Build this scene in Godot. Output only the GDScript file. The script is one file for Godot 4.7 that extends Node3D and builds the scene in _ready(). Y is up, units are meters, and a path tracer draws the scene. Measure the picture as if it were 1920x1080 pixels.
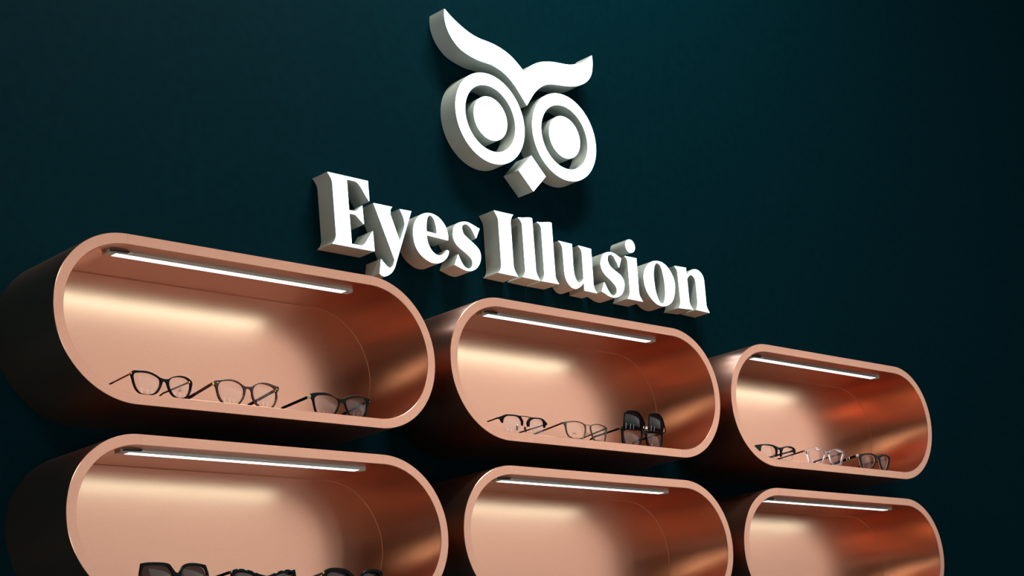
extends Node3D
# An optician's display wall: six copper capsule niches with spectacles under a lit owl sign.
# x runs along the wall, y is up, z comes out of the wall (wall surface at z = 0). Metres.

# niche grid, measured from the photograph
const NICHE_X := 0.0
const NICHE_Y := 2.363
const STEP_X := 0.9075
const STEP_Y := 0.3655
const HALF := 0.276        # half of the straight part
const RAD := 0.156         # outer radius of the ends
const RAD_IN := 0.1364     # inner radius
const FRONT := 0.2184      # niche front, from the wall
const BACK := 0.0269       # face of the back panel
const SIGN_DEPTH := 0.0538

var M := {}
# Outlines measured in millimetres: x, y, and 1 where the outline turns a corner (0 = smooth).
const LETTERS := {
	"E": {"at": [0.3734, 2.637], "loops": [[-56.4,153.2,1, 52.3,152.7,1, 52.1,107,1, 42.6,119.2,0, 33,133.2,0, 24.3,142.4,0, 17.3,145.2,0, 7.8,145.4,0, -5,145.4,1, -4.9,79.4,1, 12.5,79.2,1, 32,95.7,1, 32.9,53.4,1, 11.8,71.3,1, -4.8,71.6,1, -4.2,6,1, 22,6.1,1, 31.6,12.4,0, 42.5,26.7,0, 55.5,43.3,1, 56.8,-1.8,1, -56.8,-1.6,1, -49.3,6.7,0, -44.6,18,1, -44.6,132.5,1, -47.8,142,0]]},
	"y": {"at": [0.4894, 2.637], "loops": [[-52.9,106.2,1, -0.6,105.6,1, -6.4,99.2,0, -8.4,91,0, -7.1,85.3,1, 13.3,31.8,1, 27.5,63.2,0, 30.5,72.6,0, 29.7,82.4,0, 27,90.9,0, 19.3,104.9,1, 52.9,105.6,1, -0.6,-16.6,1, -8.3,-33,0, -19.4,-45.3,0, -34.8,-53.1,0, -43.3,-52.6,0, -50,-48.6,1, -43.2,-15,1, -36.8,-22.4,0, -27.7,-29.9,0, -19.9,-31.9,0, -13.5,-28.8,0, -9.2,-22.3,0, -5.4,-11.9,1]]},
	"e": {"at": [0.5933, 2.637], "loops": [[-5.5,109.4,0, 11.2,109.4,0, 26.3,104.8,0, 38.4,95.7,0, 47,83.9,0, 50.8,69.2,0, 50.7,55,1, -11.8,57.7,1, -11.4,48.5,0, -8.6,37.9,0, -2,26.8,0, 6.3,20.1,0, 16.4,17,0, 25.6,18.4,0, 35.1,23.3,0, 43.9,32.9,1, 50.5,31.2,1, 47.3,21.1,0, 39.1,10.8,0, 27.9,2.6,0, 13.1,-2.6,0, -3.6,-3,0, -19.8,2.2,0, -33,10.2,0, -43.3,21.6,0, -49.4,36.6,0, -50.9,54.3,0, -49.9,64.4,0, -45.3,79.1,0, -36.4,92.5,0, -24,102.6,0], [-11.3,67,1, -10.4,78.7,0, -7.8,92.2,0, -3.8,100.4,0, 3,104.5,0, 8.6,102.4,0, 13.8,95.7,0, 16.7,86.1,0, 18,75.2,0, 17.5,65.3,1]]},
	"s": {"at": [0.6998, 2.637], "loops": [[-6.4,106.7,0, 5.7,107.6,0, 16.2,105.7,0, 29.2,101.1,0, 42.4,97.8,1, 29.2,72.5,1, 21.1,87.4,0, 14,96.6,0, 6.4,101,0, -0.2,101.7,0, -7.2,98.9,0, -11.8,92.5,0, -11.9,85.3,0, -8,77.7,0, -0.6,71.7,0, 12.1,65,0, 27.2,55.5,0, 35.9,47.5,0, 39.5,36.7,0, 38.2,24.2,0, 32.2,12,0, 21.7,1.2,0, 7.6,-5.4,0, -5.9,-6.8,0, -19,-4.5,0, -31.8,-0.8,0, -42.4,1.8,1, -29.5,28.5,1, -24.6,18.1,0, -19,8.7,0, -11.7,1.6,0, -2.7,-1.2,0, 5.6,1.5,0, 11.7,9,0, 12.6,17.4,0, 9.2,24.1,0, 1.8,30.1,0, -8.3,35.8,0, -20.9,42.1,0, -30.8,48.7,0, -37.8,57.8,0, -40.7,68.5,0, -39.7,77.9,0, -38.3,85.2,0, -32.9,93.2,0, -22.9,100.9,0]]},
	"I": {"at": [0.8208, 2.637], "loops": [[-30,149,1, 31.6,148.4,1, 24.4,139.7,0, 20.5,129.6,1, 19,23.3,1, 22.2,14.4,0, 31.3,1.2,1, -31.6,2.6,1, -23.4,11,0, -19.7,21.9,1, -18.1,126.4,1, -20.6,135.4,0]]},
	"l1": {"at": [0.8943, 2.637], "loops": [[-28.9,144.5,1, -10.9,147,0, 3.6,149.8,0, 13.7,150.5,0, 17.9,149.3,1, 17.1,23,1, 20.4,13.9,0, 28.8,1.5,1, -28.5,3.1,1, -21.3,11.2,0, -17.8,20.2,1, -16.5,128.1,1, -19.1,137.2,0]]},
	"l2": {"at": [0.9559, 2.637], "loops": [[-29.2,143.4,1, -10.9,145.8,0, 7,149.2,0, 16.1,149.8,0, 19.7,148.7,1, 18.3,20.1,1, 21,11.9,0, 29.2,2,1, -29.1,1.8,1, -21.3,11.4,0, -17.8,20.4,1, -16.3,129.4,1, -19,137.5,0]]},
	"u": {"at": [1.0533, 2.637], "loops": [[-60,108.5,1, -14.4,107.7,1, -16,50.6,1, -15,36.6,0, -12.5,26.1,0, -6,16.7,0, -0.2,15.4,0, 7.8,18.6,0, 16.3,27.4,1, 17.6,91.3,1, 14.1,100.6,0, 5.4,106.6,1, 50.4,105.6,1, 48.9,12.8,1, 51.9,5.5,0, 60.1,-3,1, 16.7,-2.2,1, 16.8,18.8,1, 6.6,8.1,0, -4.8,0.6,0, -15.6,-1.9,0, -27.4,0.3,0, -37,7.6,0, -44,17.4,0, -47.1,29.9,0, -47.5,46,1, -47.7,92.4,1, -51.6,101.5,0]]},
	"s2": {"at": [1.171, 2.637], "loops": [[-6,107,0, 3.5,107.9,0, 14.3,106.2,0, 26.3,101.8,0, 37.7,97.4,1, 27.1,72.2,1, 22.4,81.8,0, 17.2,91,0, 10.2,98.9,0, 2.8,102,0, -3.6,100.7,0, -9.8,94.8,0, -11.8,86.8,0, -9.4,78.3,0, -2.5,70.4,0, 10.8,63.5,0, 22.7,57.9,0, 28.7,55.4,0, 37.2,47.2,0, 41.7,35.5,0, 39.2,21.8,0, 31.8,8.6,0, 20.5,-0.1,0, 7.3,-5.2,0, -6.8,-5.9,0, -20.6,-3.3,0, -30.9,0.8,0, -41.7,4.1,1, -30,29,1, -24.2,18.8,0, -17.6,8.7,0, -10.6,1.9,0, -1.6,-1.3,0, 6.6,1.9,0, 12.2,9.3,0, 12.6,19.4,0, 7.9,26.5,0, -0.7,33.1,0, -12.3,40.3,0, -25.4,48.4,0, -33.6,57.2,0, -37.7,68.7,0, -37.7,75.3,0, -33.1,88.1,0, -26.5,97.9,0, -17.3,103.9,0]]},
	"i": {"at": [1.2479, 2.637], "loops": [[-27.2,105.3,1, 16.1,106.1,1, 15.1,17.7,1, 18.1,9.1,0, 27.9,-2.9,1, -27.8,-2.3,1, -20.6,7.4,0, -17.1,16.8,1, -17,90.6,1, -19.2,99.2,0]]},
	"o": {"at": [1.3433, 2.637], "loops": [[-7.9,110,0, 10.4,110.1,0, 26.4,105,0, 38.6,96.4,0, 48.8,84.1,0, 55.6,71.3,0, 57.8,55.5,0, 55.3,39.1,0, 49.6,23.4,0, 41.3,10.9,0, 28.4,1.3,0, 11,-4.4,0, -2.3,-4.9,0, -18.3,-1.3,0, -33.6,8.1,0, -46.7,21,0, -54.6,35.7,0, -57.6,51.1,0, -57.9,62.4,0, -54.8,74.1,0, -48.6,85.1,0, -39.2,95.5,0, -24.9,105,0], [-1.9,104.3,0, 6,101.5,0, 11.6,93.7,0, 15.7,79.5,0, 18.6,62.7,0, 19.3,45.7,0, 18.2,30.8,0, 15.2,15.5,0, 9.8,5.7,0, 3.5,1.7,0, -3,2.9,0, -10.2,11.1,0, -15.3,22.9,0, -18.5,37.2,0, -19.7,54.1,0, -20.3,65.3,0, -18.6,80.3,0, -14.8,93.4,0, -8.9,101.6,0]]},
	"n": {"at": [1.4665, 2.637], "loops": [[-62,106.6,1, -17.1,108.6,1, -17.2,87.5,1, -6.2,99.5,0, 4.9,106.3,0, 15.7,109.3,0, 27.7,108.9,0, 39.2,103.6,0, 46.8,95.3,0, 50.4,82.9,1, 51,19.9,1, 53.4,12,0, 61.9,0.2,1, 8.7,2,1, 14.3,11.7,0, 17.4,22.6,1, 16.8,71.3,1, 15.6,81.6,0, 11.2,88,0, 4.8,91.7,0, -0.3,92,0, -7.7,88.3,0, -16.2,79,1, -14.9,18.4,1, -11.6,10.7,0, -2.1,0.6,1, -58.3,-1.9,1, -52.1,6.7,0, -48.7,16.4,1, -51.3,93.1,1, -54.6,100.7,0]]},
}
const BROW := [-237.6,237.1,1, -222.7,225.9,0, -203.8,214.9,0, -182.6,204.4,0, -159,195.9,0, -134.8,191.4,0, -110,190.1,0, -85.2,187.1,0, -60.6,180.9,0, -38.2,171.6,0, -18.2,158.4,0, 0.6,143,1, 18.6,158.7,0, 39.6,171.6,0, 60.3,180.4,0, 80.9,185.9,0, 105.9,190.3,0, 130.8,192.3,0, 153.8,195.1,0, 177.3,201.2,0, 201.5,211.8,0, 221.4,223.9,0, 239.4,238.1,1, 240.4,222.3,0, 237.7,203.1,0, 232.3,186.8,0, 222.5,172.8,0, 207.2,160.2,0, 187.5,150.1,0, 163.8,142.4,0, 138.2,137.7,0, 113.1,134.7,0, 85.9,130.9,0, 65.1,123.4,0, 46.1,111.1,0, 29.2,96,0, 16.6,80.4,0, 1.4,60.2,1, -10,74.7,0, -21.4,88.4,0, -34.8,103.2,0, -50.5,115.8,0, -68.5,126.2,0, -88.8,132.8,0, -109.3,136.4,0, -136.3,136.7,0, -166.6,141.2,0, -196.1,150.6,0, -213,162.6,0, -225.7,176.8,0, -234.1,191.9,0, -238.5,208,0, -239.4,223.4,0]
const BEAK := [2,-59.5,1, 45.2,-103.5,1, 0.5,-147.1,1, -43.5,-103.5,1]
const GLASSES := {
	"A1": {"at": [-0.2205, 2.2266, 0.2131], "out": [-61.8,40.3,1, -57.5,43.9,0, -46.2,44.6,0, -33.9,45.3,0, -21.8,43.6,0, -10.7,39.6,0, -2.7,35.6,0, 6.5,34,0, 13.9,35.1,0, 21.5,38.9,0, 30.2,41.9,0, 40.8,43.5,0, 51.3,42,0, 60.6,37.6,0, 64.2,32.4,0, 62.2,23.8,0, 58.8,14.1,0, 53.9,6.3,0, 47.2,1.8,0, 37.6,-0,0, 27.1,1.3,0, 19.1,5.7,0, 13.4,13.5,0, 10.1,22.6,0, 8.4,27.9,0, 5.2,29.5,0, 1.9,28.1,0, -1.1,21.5,0, -5.4,13.8,0, -11,6.8,0, -18.6,2.7,0, -29,0.9,0, -40.2,0.8,0, -49.2,3.6,0, -55.9,9.8,0, -60.2,20.3,0, -62.5,30.2,0, -64.1,35.5,1], "holes": [[-57.5,35.7,0, -54.8,39,0, -46.5,41,0, -34.2,41.9,0, -22,40.8,0, -11.9,37.2,0, -5.5,33,0, -4.3,27.6,0, -6.7,19.1,0, -11.7,11.8,0, -18.3,6,0, -28.8,2.8,0, -40.1,2.5,0, -48.1,5.4,0, -53.5,12.2,0, -56.8,21.7,0, -58.2,30.6,0], [16,32.2,0, 21.4,36.8,0, 30,39.8,0, 40.6,40.9,0, 50.1,39.6,0, 56.7,35.2,0, 58.6,29,0, 56.9,19.6,0, 53,11,0, 47.5,5.1,0, 37.7,1.8,0, 28.3,3.2,0, 21.5,8.1,0, 16.9,15.8,0, 14.6,24.8,0]], "tl": [-62.5, 37.7, 0.057], "tr": [57.6, 33.1, 0.028]},
	"A2": {"at": [-0.0224, 2.2266, 0.193], "out": [-74.1,43.9,1, -70.4,47.3,0, -58,49.5,0, -44.9,52.1,0, -30.8,52.6,0, -19.1,50.2,0, -11.2,45.9,0, -6.1,42.3,0, 0.5,42.4,0, 11.4,43.5,0, 17.7,47.1,0, 26.5,51.5,0, 37.6,53.6,0, 50.9,53.4,0, 62.9,50.4,0, 73.8,48.5,1, 74.1,44.2,0, 69.4,36.6,0, 69,27.2,0, 65,16.6,0, 58.1,7.7,0, 47.8,1.2,0, 33.1,-0.4,0, 23.9,5,0, 14.9,13.2,0, 10.3,23,0, 9.8,31.1,0, 7.8,37,0, 2.6,38.6,0, -2.4,36.1,0, -5,26.7,0, -9.9,17.1,0, -19,7.2,0, -32.5,0.9,0, -46.7,0.5,0, -57.9,5.8,0, -65.4,15.2,0, -68.1,24.9,0, -70.2,34.8,0, -73.9,39.4,1], "holes": [[-62.8,40.5,0, -58.3,45.7,0, -47.5,48.8,0, -34.5,50.3,0, -21.7,48.3,0, -12.5,43.8,0, -8,36.6,0, -8.8,26.3,0, -13.7,16.8,0, -22.5,7.7,0, -34.7,3.2,0, -45.3,3.1,0, -54.8,8.1,0, -61.5,16.5,0, -64.6,27.3,0, -64.8,34.3,0], [15.3,39.8,0, 20,46.1,0, 30,50.5,0, 41,51,0, 53,49,0, 61.1,45.7,0, 64.9,40.3,0, 66,31.1,0, 63,19.5,0, 56.9,10.2,0, 45.6,3.8,0, 34.6,2.6,0, 26.5,7.3,0, 17.7,15.5,0, 13.7,25.3,0, 13.4,33.5,0]], "tl": [-75.5, 41.3, 0.194], "tr": [65.8, 41.4, 0.121]},
	"A3": {"at": [0.2014, 2.2266, 0.19], "out": [-73.3,42.3,1, -67.7,44.7,0, -51.4,47.3,0, -35,48,0, -21.6,45.6,0, -11.1,41,0, -3,39,0, 6.7,39.9,0, 16.8,44,0, 28.3,47.7,0, 42.4,49.2,0, 59.2,48.4,0, 74.2,45.8,1, 72.6,40.3,0, 69,32,0, 65.1,20.3,0, 59,7.4,0, 46.4,0.9,0, 29.6,0.7,0, 17.8,8.5,0, 13,17.1,0, 9.2,29.1,0, 4.7,32.1,0, -1,30.4,0, -6.1,19.9,0, -12.4,10.4,0, -22.8,1.8,0, -43.4,-1,0, -58,1.6,0, -64.2,8.3,0, -67.2,20.2,0, -69.6,31.1,0, -74.2,35.6,1], "holes": [[-63.2,35,0, -57.4,40.3,0, -43.6,43.2,0, -28.6,43.4,0, -13.9,40.3,0, -6.3,35.6,0, -6.2,28.9,0, -10.6,18.4,0, -18.1,8.3,0, -26,3.5,0, -43.2,1.4,0, -54.5,4,0, -60.5,9.2,0, -63,18.4,0, -64.2,28.2,0], [13.6,36.2,0, 20.7,41.1,0, 33.6,45,0, 47.7,46.3,0, 59.6,44.6,0, 64.7,39.6,0, 64.4,31.6,0, 60.4,18.8,0, 53.9,8.6,0, 43.8,3.3,0, 31.2,3.5,0, 21,9.9,0, 16.9,18.5,0, 13.7,28.4,0]], "tl": [-74.8, 37.8, 0.056], "tr": [70.6, 41.3, 0.154]},
	"B1": {"at": [0.6781, 2.2266, 0.2112], "browl": [-72.8,31.5,1, -62.3,34.7,0, -50.5,39.1,0, -39,40.4,0, -22.9,40.9,0, -5.8,39.4,1, -1.8,33.9,0, 1,28.1,0, -1.2,18.5,1, -4.1,20.9,0, -3.9,27.7,0, -8.6,34.9,0, -14.1,37.7,0, -29,38.3,0, -44,36.7,0, -52.1,33,0, -57.2,27.7,0, -58.8,20.4,1, -62.4,21.3,0, -64.4,25.4,0, -67.5,28.1,0, -73.1,28.9,1], "browr": [23.1,38.9,1, 37.2,39.6,0, 53.7,39.7,0, 60.6,38.1,0, 67.3,34.3,0, 72.7,29.5,0, 73,27,0, 67.9,23.5,0, 66.2,19.1,1, 62.8,20.1,0, 62.9,26.2,0, 62.3,32.2,0, 58.1,36.9,0, 48.8,37.8,0, 37,37.2,0, 27.5,34.4,0, 21.1,28.9,0, 19,22.7,0, 19.1,18.4,1, 14.1,18,0, 12.7,26.5,0, 16.6,32.8,0], "lensl": [-57.3,26.8,0, -52.3,32.7,0, -44,36.7,0, -29,38.3,0, -14.1,37.7,0, -8.6,34.9,0, -3.6,27.8,0, -4.5,20,0, -10.1,10.2,0, -19,2.7,0, -33,0.3,0, -46.7,0.6,0, -55.4,4.1,0, -57.7,14.1,0], "lensr": [19.3,22.7,0, 21.1,28.9,0, 27.5,34.4,0, 37,37.2,0, 48.8,37.8,0, 58.1,36.9,0, 62.3,32.2,0, 63.2,23.6,0, 61.3,12.2,0, 55.6,2.7,0, 42.3,-0,0, 30.6,0.4,0, 22.8,3.7,0, 19.8,13.3,0], "bridge": [-7,39.3,0, 24.3,38.9,0], "pads": [-12.6,14.2,0, 11.5,12.7,0], "tl": [-72.4, 30, 0.054], "tr": [68.8, 26.6, 0.024]},
	"B2": {"at": [0.8692, 2.2266, 0.2134], "out": [-69.5,35.9,1, -57.4,38.4,0, -41.3,40.8,0, -25.3,41.4,0, -11.8,39.6,0, -2.4,36.3,0, 1.5,32.9,0, 1.2,26.3,0, -0.5,18,0, -6.3,7.7,0, -13.3,1.3,0, -25.4,0.4,0, -41.3,0.4,0, -52.4,2.5,0, -59.7,7.8,0, -63.2,16.4,0, -65.4,27.7,0, -69.5,32.6,1], "out2": [15.3,33.2,0, 20.2,36.8,0, 29.8,39.4,0, 41.5,40.6,0, 51.9,39.3,0, 62.2,36.8,0, 69.5,33.4,0, 69.2,29.1,0, 66.4,20.5,0, 63.2,8.7,0, 58.5,0.4,0, 47.3,-0.4,0, 34.5,-0.2,0, 24.2,1.7,0, 19.2,8.7,0, 16.4,19.2,0, 14.5,28.2,0], "holes": [[-58.9,34.7,0, -50.8,36.9,0, -37,38.9,0, -23.2,39.4,0, -10.9,37.5,0, -3.6,33.2,0, -1.8,26.9,0, -3.4,17.7,0, -8.5,8.3,0, -14.8,3.1,0, -26.4,2.1,0, -41.1,2.4,0, -50.8,4.5,0, -57,9.6,0, -59.7,17.5,0, -60.6,28,0], [17.9,30.9,0, 22.5,35.2,0, 31.9,37.6,0, 42.5,38.6,0, 52.8,37.2,0, 61.7,34.5,0, 64.6,29.5,0, 63,20.3,0, 60,9.3,0, 56.3,2.2,0, 46.3,1.2,0, 35.9,1.9,0, 27,3.7,0, 22,10.6,0, 19.1,20.3,0]], "bridge": [0.9,35.3,0, 16.4,33.9,0], "pads": [4,16.6,0, 10.6,13.9,0], "tl": [-69.7, 34.2, 0.081], "tr": [67.5, 31.8, 0.094]},
	"B3": {"at": [1.0842, 2.2266, 0.1909], "out": [-73.7,45.5,1, -66.8,47.1,0, -32.5,45.6,0, -2.3,44.8,0, 6.7,43.3,0, 18.8,42.2,0, 43.4,41.9,0, 73.7,44.7,1, 72.1,40.9,0, 68.6,38,0, 66.3,22.9,0, 59.4,7.5,0, 47.7,1.4,0, 25.9,-0.3,0, 15.9,6,0, 10,16.7,0, 8.8,29.3,0, 8,35,0, 3.5,35.7,0, -1.5,32.7,0, -7.9,17.5,0, -14.5,6.5,0, -25.9,0.5,0, -51.7,-1.1,0, -64.6,3,0, -72.3,7.7,0, -72.9,33.6,0], "clipl": [-65.9,73.8,0, -61.2,81.4,0, -48.7,85.6,0, -30.6,86.6,0, -17.3,84.1,0, -6.3,74.5,0, 1.1,60.3,0, 3.2,49.9,0, -2.5,43.2,0, -24.1,40.1,0, -54.2,40.2,0, -69.7,42,0], "clipr": [17.6,72.2,0, 20.9,81.8,0, 27.2,85.1,0, 42.8,86.8,0, 56.5,84.9,0, 64.9,77.1,0, 69.5,63.6,0, 72.7,45.7,0, 65,40,0, 43.4,41.2,0, 14.9,41.9,0, 14.7,56.1,0], "holes": [[-64.3,37.4,0, -33.1,40.8,0, -5.7,41.3,0, -4.7,37.7,0, -7.6,25.9,0, -15.6,10.7,0, -27,3.8,0, -49,2.4,0, -62.1,5.7,0, -65.4,15.4,0], [15.5,37.7,0, 43.1,39,0, 62.6,39.6,0, 65,36.6,0, 61.7,22.5,0, 55.8,9.9,0, 45,4.6,0, 28.2,3.4,0, 19.7,9.5,0, 14.8,19.1,0, 13,29.6,0]], "bridge": [2.9,49.9,0, 15,48.7,0], "tl": [-72.5, 43.5, 0.05], "tr": [69.9, 42.3, 0.039]},
	"C1": {"at": [1.5415, 2.2266, 0.2142], "brow": [-84,27.4,1, -75.4,31.1,0, -46.4,35.4,0, -17.5,37.4,0, 4.6,34.7,0, 17,31.6,0, 30.1,32.6,0, 50.3,37.1,0, 70,37.4,0, 84,31.9,0, 84.2,21.6,1, 79.7,22.3,0, 78.9,30.6,0, 67.9,34.4,0, 49.9,34.3,0, 36.2,29.7,0, 30.4,23.1,0, 27.5,9.5,1, 22.9,9.2,0, 25.1,24.8,0, 19.8,28.1,0, 13,26,0, 9.2,8.3,1, 4.7,8,0, 7.2,23.6,0, 1,31.7,0, -21.1,34.5,0, -45.2,32.8,0, -51.8,28.7,0, -55.2,17.7,1, -70.5,20.7,0, -84.2,21.8,1], "lensl": [-51.8,28.7,0, -45.2,32.8,0, -21.1,34.5,0, 1,31.7,0, 7.2,23.6,0, 6.1,11.2,0, -5,0.6,0, -35.6,-1.4,0, -49.2,3.4,0, -53,15.4,0], "lensr": [30.4,23.1,0, 36.2,29.7,0, 49.9,34.3,0, 67.9,34.4,0, 78.9,30.6,0, 80,20.3,0, 75.3,5.4,0, 64.8,0.8,0, 38.5,-0.2,0, 31.6,8.8,0], "pads": [2.7,9.9,0, 30.4,11.8,0], "tl": [-83.8, 24.6, 0.05], "tr": [78.4, 27.4, 0.037]},
	"C2": {"at": [1.7552, 2.2266, 0.2111], "out": [-84.6,33.5,1, -66.5,38.4,0, -42.2,42.3,0, -18.4,42.5,0, -3.7,38,0, 8,35.7,0, 18.5,36.6,0, 29.7,42.5,0, 44.1,45.4,0, 65,45.1,0, 84.5,39.8,1, 82.5,31.1,0, 75.2,19.9,0, 67,5.4,0, 51.2,0.2,0, 30.3,-0.1,0, 21.4,10,0, 16.7,24.6,0, 15.7,31.5,0, 9.2,32.1,0, 0.1,17.1,0, -9.5,5.5,0, -24.6,0.7,0, -48.6,-1.2,0, -68.4,1.7,0, -75,14.3,0, -78.2,26.7,0], "holes": [[-68.5,31.1,0, -42.9,37.7,0, -15.7,37.4,0, -2.1,32.4,0, -5.2,21,0, -17.4,7.5,0, -44.6,3.1,0, -63.9,5,0, -68.9,16.8,0], [24.2,33.1,0, 36.9,39.5,0, 60.7,39.9,0, 74.6,34.4,0, 70.9,23.9,0, 60.1,8.2,0, 36.3,5,0, 26.6,12.5,0, 23,25,0]], "tl": [-84.2, 31.5, 0.066], "tr": [79.4, 36.2, 0.057]},
	"C3": {"at": [1.9844, 2.2266, 0.2025], "out": [-71.2,39.4,1, -53.4,42.5,0, -16.4,46.6,0, 1.6,44,0, 15.9,41.7,0, 31.4,46,0, 54,47.5,0, 71.1,42,1, 70.2,31.5,0, 59.8,8.7,0, 44.7,0.3,0, 30.2,3,0, 22.5,17.5,0, 18.3,33.5,0, 10.9,33,0, 3.4,20.7,0, -10.9,6.6,0, -30.8,0.6,0, -56.3,0.3,0, -65,14.2,0, -68.1,28.7,0], "holes": [[-57.5,34.9,0, -20.6,42.8,0, -0.6,39.7,0, 4,31.7,0, -3.2,18,0, -15.8,8.1,0, -37.6,3.9,0, -54.8,5,0, -59.9,18.8,0], [28.9,37.3,0, 49.7,43.9,0, 63.2,39.5,0, 64.1,31.1,0, 53.4,11,0, 41.7,5,0, 32.7,11.5,0, 26.9,24.3,0]], "tl": [-72.3, 37.1, 0.103], "tr": [67.6, 39.1, 0.049]},
	"D1": {"at": [-0.2155, 1.8611, 0.2044], "out": [-67.4,61.8,1, -51.7,64.2,0, -23.3,64.6,0, -9.1,61.9,0, -2.5,54.5,0, 2.8,47.8,0, 7.6,46.6,0, 12.6,51,0, 19.1,60,0, 31.7,64.6,0, 49.4,64.8,0, 67.5,61.9,1, 72.8,42,0, 68.3,21.4,0, 56.7,5.9,0, 35.6,0.1,0, 15.5,4.2,0, 8,20.6,0, 6.2,35.7,0, 3.4,36.9,0, -1.1,23,0, -10.4,6.5,0, -33.8,-0,0, -59.2,1,0, -72.2,14.5,0, -72.7,38.1,0], "holes": [[-62.2,55.7,0, -38,58.7,0, -15.2,57.5,0, -7.1,50.6,0, -2.8,38.1,0, -7.1,20.3,0, -16.1,7.7,0, -36.4,2.9,0, -56.1,4.2,0, -67.8,17,0, -68.3,36.9,0], [14.1,43.4,0, 20.8,55,0, 34.2,59.1,0, 62.1,56.6,0, 67.7,40.6,0, 63.9,22.6,0, 53.9,8.9,0, 35.9,3.6,0, 20,6.8,0, 12.4,21.9,0, 11.4,34.5,0]], "tl": [-70.6, 36.9, 0.081], "tr": [68.8, 39.3, 0.091]},
	"D2": {"at": [-0.0291, 1.8611, 0.2154], "out": [-70.5,51.6,1, -55,55,0, -30.6,52.4,0, -6.4,45,0, 9.1,43.2,0, 25.3,48.8,0, 48.1,55.1,0, 72.2,55.6,1, 73.2,41.2,0, 65.9,19.8,0, 46.8,2.4,0, 26.1,0.8,0, 13.2,16.5,0, 8.2,32.2,0, 2,33.4,0, -7.4,13.6,0, -25.6,0.4,0, -53.3,0.6,0, -68.8,15.5,0, -73.3,36,0], "holes": [[-63.4,45.3,0, -46.4,48.2,0, -25.2,43.4,0, -8.8,34.5,0, -13.5,16.2,0, -28.3,5,0, -49.9,4.8,0, -62.5,18.1,0, -66.5,33.6,0], [18.1,37.6,0, 31.3,44.4,0, 50.8,49.3,0, 66.2,49,0, 65.9,38.4,0, 59.6,21,0, 44.1,7.6,0, 28,5.6,0, 19.7,19.2,0, 15.8,29.7,0]], "tl": [-70.1, 49, 0.061], "tr": [71.9, 51.8, 0.102]},
	"D3": {"at": [0.1841, 1.8611, 0.2122], "out": [-71.1,52.3,1, -62.9,59.2,0, -40.9,61.9,0, -14.1,58.9,0, 0.3,49,0, 6.7,44.2,0, 13.7,45.4,0, 26.7,55.6,0, 48.1,61.5,0, 69.5,58.6,1, 74.3,49.5,0, 71.3,28.6,0, 57.2,9,0, 35.4,-0,0, 18.8,7.3,0, 9.9,22.3,0, 7.3,31.8,0, 2.2,31.8,0, -4.1,19.3,0, -22.4,4.1,0, -46.4,-0.2,0, -65.6,9.1,0, -73.3,27.9,0, -74.2,44.1,0], "holes": [[-62.2,48.4,0, -41.5,55.6,0, -18.1,52,0, -5.5,41.2,0, -7.7,24.8,0, -23.6,9.6,0, -45.9,5.3,0, -61.8,14.6,0, -66.9,32.1,0], [16.5,38.9,0, 29.7,50.7,0, 49.2,55.5,0, 64.6,51.3,0, 66.8,36.9,0, 59.8,18.8,0, 42.9,6.1,0, 26,10.1,0, 16.6,21,0]], "tl": [-71.3, 50.9, 0.091], "tr": [70.1, 53.6, 0.133]},
}


# ---------------------------------------------------------------- materials
func mat(col: Color, rough := 0.5, metal := 0.0, spec := 0.5) -> StandardMaterial3D:
	var m := StandardMaterial3D.new()
	m.albedo_color = col
	m.roughness = rough
	m.metallic = metal
	m.metallic_specular = spec
	return m


func glow(col: Color, energy: float) -> StandardMaterial3D:
	var m := mat(Color(0.9, 0.9, 0.9), 0.4)
	m.emission_enabled = true
	m.emission = col
	m.emission_energy_multiplier = energy
	return m


func pane(col: Color, alpha: float) -> StandardMaterial3D:
	var m := mat(Color(col.r, col.g, col.b, alpha), 0.02)
	m.transparency = BaseMaterial3D.TRANSPARENCY_ALPHA
	return m


func noise_tex(freq: float, cols: Array, offs: Array, rng_seed := 3, size := 512) -> NoiseTexture2D:
	var n := FastNoiseLite.new()
	n.seed = rng_seed
	n.frequency = freq
	n.fractal_octaves = 4
	var g := Gradient.new()
	g.colors = PackedColorArray(cols)
	g.offsets = PackedFloat32Array(offs)
	var t := NoiseTexture2D.new()
	t.width = size
	t.height = size
	t.seamless = true
	t.noise = n
	t.color_ramp = g
	return t


func mottled(col_a: Color, col_b: Color, freq: float, scale: float, rough: float, metal := 0.0, spec := 0.5, rng_seed := 3) -> StandardMaterial3D:
	var m := mat(Color.WHITE, rough, metal, spec)
	m.albedo_texture = noise_tex(freq, [col_a, col_b], [0.3, 0.7], rng_seed)
	m.uv1_triplanar = true
	m.uv1_world_triplanar = true
	m.uv1_scale = Vector3.ONE * scale
	return m


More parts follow.
